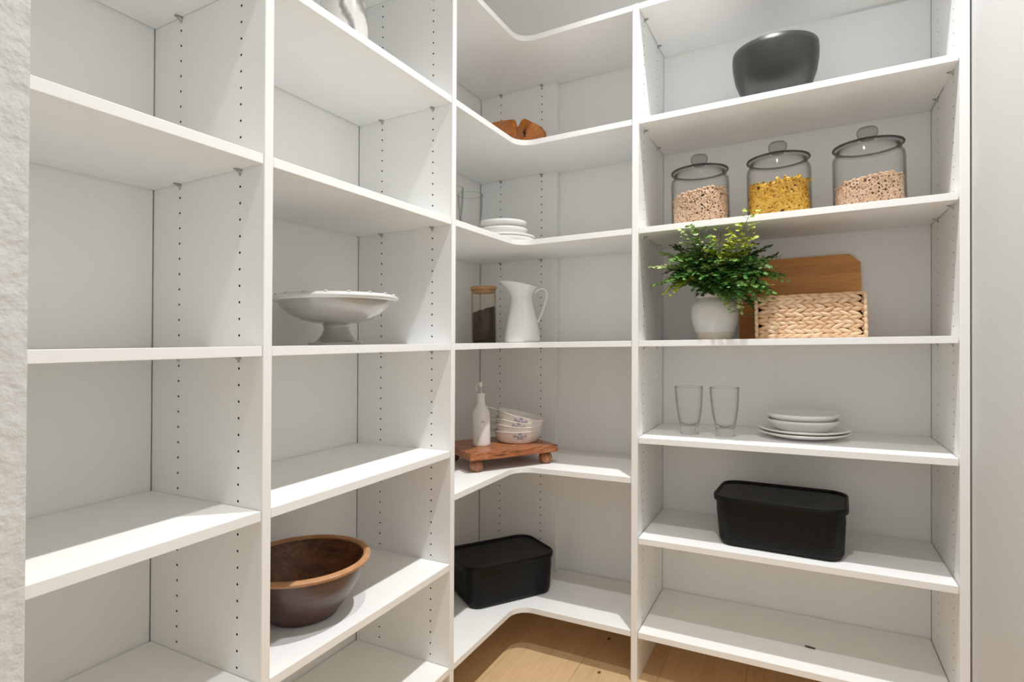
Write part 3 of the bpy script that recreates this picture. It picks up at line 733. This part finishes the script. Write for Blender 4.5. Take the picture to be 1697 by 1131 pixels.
# ---- cutting board
ang = math.radians(5.0)
t = thing('cutting_board', 'bamboo cutting board with clipped corners leaning on the back panel', 'board', place(-.017, 2.112, z4, 0, Matrix.Rotation(-ang, 4, 'X')))
def board(g, W, Hh, ch, th, hx, hz, hr):
    out = [(-W/2+.008, 0), (W/2-.008, 0), (W/2, .008), (W/2, Hh-ch), (W/2-ch*.85, Hh-.001), (W/2-ch, Hh), (-W/2+ch, Hh), (-W/2+ch*.85, Hh-.001), (-W/2, Hh-ch), (-W/2, .008)]
    return out
Wb, Hb = .360, .270
# strips glued side by side: each its own piece
NST = 9; hs_ = Hb/NST
def clipw(z):
    e = 0
    ch = .030
    if z > Hb-ch: e = z-(Hb-ch)
    return Wb/2 - e
HXc, HZc, HRr = -.158, .138, .0095
for k in range(NST):
    a, b = k*hs_+(.0002 if k else 0), (k+1)*hs_-.0002
    zs = sorted({a, b} | ({Hb-.030} if a < Hb-.030 < b else set()))
    if a < HZc < b:       # strip with the hanging hole: left stub, ring around the hole, rest
        g = G(); n = 16; c = (b-a)/2; cz = (a+b)/2
        def yq(u0, u1):
            g.box(u0, u1, -.008, .008, a, b)
        yq(-Wb/2, HXc-c); yq(HXc+c, Wb/2)
        sqp = []
        for i in range(n):
            q = 2*pi*(i+.5)/n; m_ = max(abs(math.cos(q)), abs(math.sin(q))); sqp.append((c*math.cos(q)/m_, c*math.sin(q)/m_))
        cir = [(HRr*math.cos(2*pi*(i+.5)/n), HRr*math.sin(2*pi*(i+.5)/n)) for i in range(n)]
        V = [(HXc+x, -.008, cz+z) for x, z in sqp]+[(HXc+x, -.008, cz+z) for x, z in cir]+[(HXc+x, .008, cz+z) for x, z in cir]+[(HXc+x, .008, cz+z) for x, z in sqp]
        F = []
        for i in range(n):
            j = (i+1) % n; F += [(i, j, n+j, n+i), (n+i, n+j, 2*n+j, 2*n+i), (2*n+i, 2*n+j, 3*n+j, 3*n+i)]
        g.add(V, F)
    else:
        g = G(); fr = [(-clipw(z), z) for z in zs] + [(clipw(z), z) for z in reversed(zs)]
        g.loft([[(x, -.008, z) for x, z in fr], [(x, .008, z) for x, z in fr]])
    obj('bamboo_strip', g, BAMBOO, t)

# ---- woven basket
BW, BH, BD = .276, .126, .185
t = thing('woven_basket', 'rectangular woven water hyacinth basket in front of the cutting board', 'basket', place(.0125, 1.8725+BD/2-.009, z4))
g = G()
y0, y1 = -BD/2, BD/2
g.box(-BW/2+.006, BW/2-.006, y0+.006, y0+.012, .004, BH-.004); g.box(-BW/2+.006, BW/2-.006, y1-.012, y1-.006, .004, BH-.004)
g.box(-BW/2+.006, -BW/2+.012, y0+.006, y1-.006, .004, BH-.004); g.box(BW/2-.012, BW/2-.006, y0+.006, y1-.006, .004, BH-.004)
g.box(-BW/2+.006, BW/2-.006, y0+.006, y1-.006, .002, .008)
obj('frame', g, BASKDK, t)
def strand(L, w_, th):
    g = G(); rings = []
    for k in range(7):
        s = -1+2*k/6; r = max(.04, (1-s*s))**.62
        rings.append([(s*L/2, th*r*math.cos(2*pi*j/8), w_/2*r*math.sin(2*pi*j/8)) for j in range(8)])
    return g.loft(rings)
SM = [mesh('woven_strand', strand(.048, .0136, .0078), [HYA, HYA2][i % 2], True) for i in range(2)]
rq = random.Random(5)
rows = 10
cell = .0262
for fy, sgn in ((y0+.004, 1), (y1-.004, -1)):
    for r in range(rows):
        z = .0085 + (BH-.017)*r/(rows-1)
        up = 1 if r % 2 else -1
        n = 11
        for k in range(n):
            x = -BW/2+.016 + (BW-.032)*(k+.5*((r//2) % 2)*.6)/(n-.6)
            if x > BW/2-.014: continue
            o = bpy.data.objects.new('woven_strand', SM[rq.randrange(2)]); COL.objects.link(o); o.parent = t
            sc = rq.uniform(.82, 1.15)
            lim = min(1, (BW/2-abs(x))/.018)
            o.matrix_basis = Matrix.Translation((x, fy-sgn*rq.uniform(.0, .0012), z+rq.uniform(-.0012, .0012))) @ Matrix.Rotation(up*math.radians(rq.uniform(9, 28)), 4, 'Y') @ Matrix.Diagonal((sc*max(.55, lim)*.92, 1, rq.uniform(.9, 1.15), 1))
# side walls and corner plaits
g = G()
for sx in (-1, 1):
    for r in range(rows):
        z = .0085 + (BH-.017)*r/(rows-1)
        for k in range(6):
            y = y0+.02+(BD-.04)*k/5
            g.merge(strand(.042, .0140, .007), Matrix.Translation((sx*(BW/2-.005), y, z)) @ Matrix.Rotation(pi/2, 4, 'Z') @ Matrix.Rotation((1 if r % 2 else -1)*.33, 4, 'Y'))
o = obj('side_weave', g, HYA, t, smooth=True); o['kind'] = 'stuff'
kn = mesh('corner_knot', strand(.026, .0105, .0062), HYA, True)
for sx in (-1, 1):
    for sy in (y0, y1):
        for k in range(7):
            o = bpy.data.objects.new('corner_knot', kn); COL.objects.link(o); o.parent = t
            o.matrix_basis = Matrix.Translation((sx*(BW/2+.001), sy, .012+(BH-.022)*k/6)) @ Matrix.Rotation(pi/2+rq.uniform(-.15, .15), 4, 'Y')
rm = mesh('rim_twist', strand(.036, .0085, .0065), HYA2, True)
for sy in (y0+.001, y1-.001):
    for z in (BH-.001, .0035):
        for k in range(10):
            o = bpy.data.objects.new('rim_twist', rm); COL.objects.link(o); o.parent = t
            o.matrix_basis = Matrix.Translation((-BW/2+.012+(BW-.024)*k/9, sy, z+rq.uniform(-.0006, .0006))) @ Matrix.Rotation(rq.uniform(-.08, .08), 4, 'Y')
for sx in (-1, 1):
    for k in range(6):
        o = bpy.data.objects.new('rim_twist', rm); COL.objects.link(o); o.parent = t
        o.matrix_basis = Matrix.Translation((sx*(BW/2-.002), y0+.016+(BD-.032)*k/5, BH-.001)) @ Matrix.Rotation(pi/2, 4, 'Z')

# ---- potted fern
FX, FY = -.2515, 1.925
t = thing('potted_fern', 'green maidenhair fern in a rounded white pot with bare clay base', 'plant', place(FX, FY, z4))
pot = obj('pot', G().lathe([(.0605, .0235), (.064, .035), (.070, .055), (.0735, .078), (.0735, .096), (.069, .113), (.061, .126), (.0545, .131), (.053, .134), (.0555, .138), (.0570, .142), (.0560, .147), (.053, .1485), (.048, .147), (.046, .138), (.046, .130)], 64), POTW, t, smooth=True, auto=60)
obj('bare_base', G().lathe([(.001, 0), (.052, 0), (.054, .002), (.0605, .0235)], 64), POTB, t, smooth=True, auto=50)
obj('soil', G().lathe([(.001, .137), (.0465, .134)], 24), SOIL, t)
def world_pt(px, py, y):
    d = fw + RV*((px-828.719)/933.185) - UV*((py-553.095)/933.185)
    s = y/d.y; p = d*s; return Vector((p.x, p.y, p.z + H0))
MI = t.matrix_world.inverted()
def leaflet(g, c, dirv, nrm, L, W_, mi):
    d = dirv.normalized(); s = d.cross(nrm).normalized(); n2 = s.cross(d)
    P = [c, c+d*L*.35+s*W_*.5, c+d*L*.8+s*W_*.42, c+d*L+n2*L*.10, c+d*L*.8-s*W_*.42, c+d*L*.35-s*W_*.5, c+d*L*.55+n2*L*.12]
    o = len(g.v); g.v += [tuple(p) for p in P]
    for q in ((0, 1, 6), (1, 2, 6), (2, 3, 6), (3, 4, 6), (4, 5, 6), (5, 0, 6)): g.f.append(tuple(o+i for i in q)); g.m.append(mi)
rf = random.Random(11)
def frond(tip, mi, arch=.06, dens=1.0, droop=.5):
    base = Vector((rf.uniform(-.02, .02), rf.uniform(-.02, .02), .137))
    tip = Vector(tip); mid = (base+tip)/2 + Vector((0, 0, arch))
    c1 = base + (mid-base)*.9 + Vector((0, 0, .02))
    P = []
    N = 14
    for i in range(N+1):
        s = i/N; P.append(base*(1-s)**2 + c1*2*s*(1-s) + tip*s*s)
    g = G(); g.tube(P, [.0011*(1-.7*i/N)+.0003 for i in range(N+1)], 4, mi=1)
    Ltot = sum((P[i+1]-P[i]).length for i in range(N))
    # pinnae
    start = 4
    for i in range(start, N+1):
        tdir = (P[min(i+1, N)]-P[i-1]).normalized(); fr_ = (i-start)/(N-start)
        side = tdir.cross(Vector((0, 0, 1)))
        if side.length < .1: side = Vector((1, 0, 0))
        side.normalize()
        for sgn in (-1, 1):
            pl = .056*(1-.72*fr_)*rf.uniform(.8, 1.15)*min(1, Ltot/.16)
            pd = (side*sgn + tdir*.75 + Vector((0, 0, rf.uniform(-.45, .2)))).normalized()
            k = max(1, int(pl/.0085))
            q0 = P[i]
            g.tube([q0, q0+pd*pl*.5, q0+pd*pl-Vector((0, 0, pl*.15*droop))], .00035, 3, mi=1, caps=False)
            for j in range(1, k+1):
                s = j/k; c = q0+pd*pl*s-Vector((0, 0, pl*.15*droop*s*s))
                for s2 in ((-1, 1) if j < k else (0,)):
                    ss = pd.cross(Vector((0, 0, 1))); ss = ss.normalized() if ss.length > .05 else side
                    ld = (pd*.75 + ss*s2*.9 + Vector((rf.uniform(-.2, .2), rf.uniform(-.2, .2), rf.uniform(-.35, .25))))
                    nn = Vector((rf.uniform(-.4, .4), rf.uniform(-.7, -.05), rf.uniform(.4, 1)))
                    leaflet(g, c, ld, nn, .0168*rf.uniform(.8, 1.2)*(1-.15*fr_), .0150*rf.uniform(.8, 1.15)*(1-.2*fr_), 0)
    o = obj('frond', g, [LEAFS[mi], STEMM], t)
    return o
TIPS = [(1087, 441, 1.80, 4, .05), (1095, 468, 1.79, 0, .07), (1102, 420, 1.86, 4, .04), (1110, 482, 1.80, 3, .09), (1128, 470, 1.86, 0, .09), (1118, 408, 1.90, 1, .04),
        (1137, 379, 1.755, 4, .02), (1160, 382, 1.74, 0, .0), (1152, 400, 1.80, 1, .02), (1195, 385, 1.735, 3, .0), (1243, 352, 1.735, 3, -.01), (1238, 392, 1.74, 3, .0), (1222, 400, 1.76, 3, .0),
        (1245, 408, 1.90, 1, .03), (1270, 409, 1.95, 1, .04), (1285, 424, 1.96, 1, .05), (1291, 455, 1.94, 0, .08), (1293, 462, 1.86, 0, .09), (1280, 488, 1.88, 0, .10), (1262, 497, 1.84, 2, .10),
        (1250, 512, 1.90, 2, .10), (1240, 490, 1.80, 2, .09), (1215, 500, 1.81, 4, .07), (1220, 512, 1.835, 4, .08), (1200, 482, 1.80, 2, .06), (1170, 476, 1.86, 1, .06), (1160, 486, 1.88, 1, .07),
        (1185, 470, 1.80, 2, .05), (1225, 455, 1.76, 2, .05), (1255, 450, 1.78, 2, .06), (1265, 470, 1.79, 0, .08), (1205, 430, 1.75, 0, .03), (1180, 440, 1.77, 0, .03), (1155, 430, 1.78, 2, .04),
        (1165, 415, 1.80, 2, .03), (1230, 430, 1.80, 2, .04), (1145, 455, 1.80, 1, .06), (1195, 410, 1.82, 1, .02), (1250, 430, 1.84, 2, .05), (1210, 445, 1.85, 1, .03), (1130, 440, 1.80, 2, .05), (1125, 425, 1.84, 0, .05),
        (1275, 440, 1.84, 0, .07), (1240, 470, 1.76, 0, .07), (1215, 470, 1.77, 2, .06), (1110, 450, 1.84, 1, .05), (1175, 455, 1.76, 2, .05), (1230, 480, 1.79, 2, .07), (1135, 462, 1.84, 3, .06)]
for k in range(48):
    TIPS.append((rf.uniform(1120, 1275), rf.uniform(425, 492), rf.uniform(1.77, 1.95), rf.choice([0, 1, 1, 2, 2]), rf.uniform(.03, .09)))
for px, py, y, mi, arch in TIPS:
    frond(MI @ world_pt(px, py, y), mi, arch)

# ---- loose dark pin on the bottom right shelf
o = obj('loose_dowel', G().tube([(-.0135, .002, .0028), (-.004, 0, .003), (.004, -.001, .003), (.0135, -.001, .0028)], [.0022, .0028, .0027, .002], 8), DKMETAL, smooth=True)
o.matrix_world = place(.016, 1.928, z7r, -.05); tag(o, 'tiny dark peg lying loose on the bottom right shelf', 'peg')

bpy.context.view_layer.update()
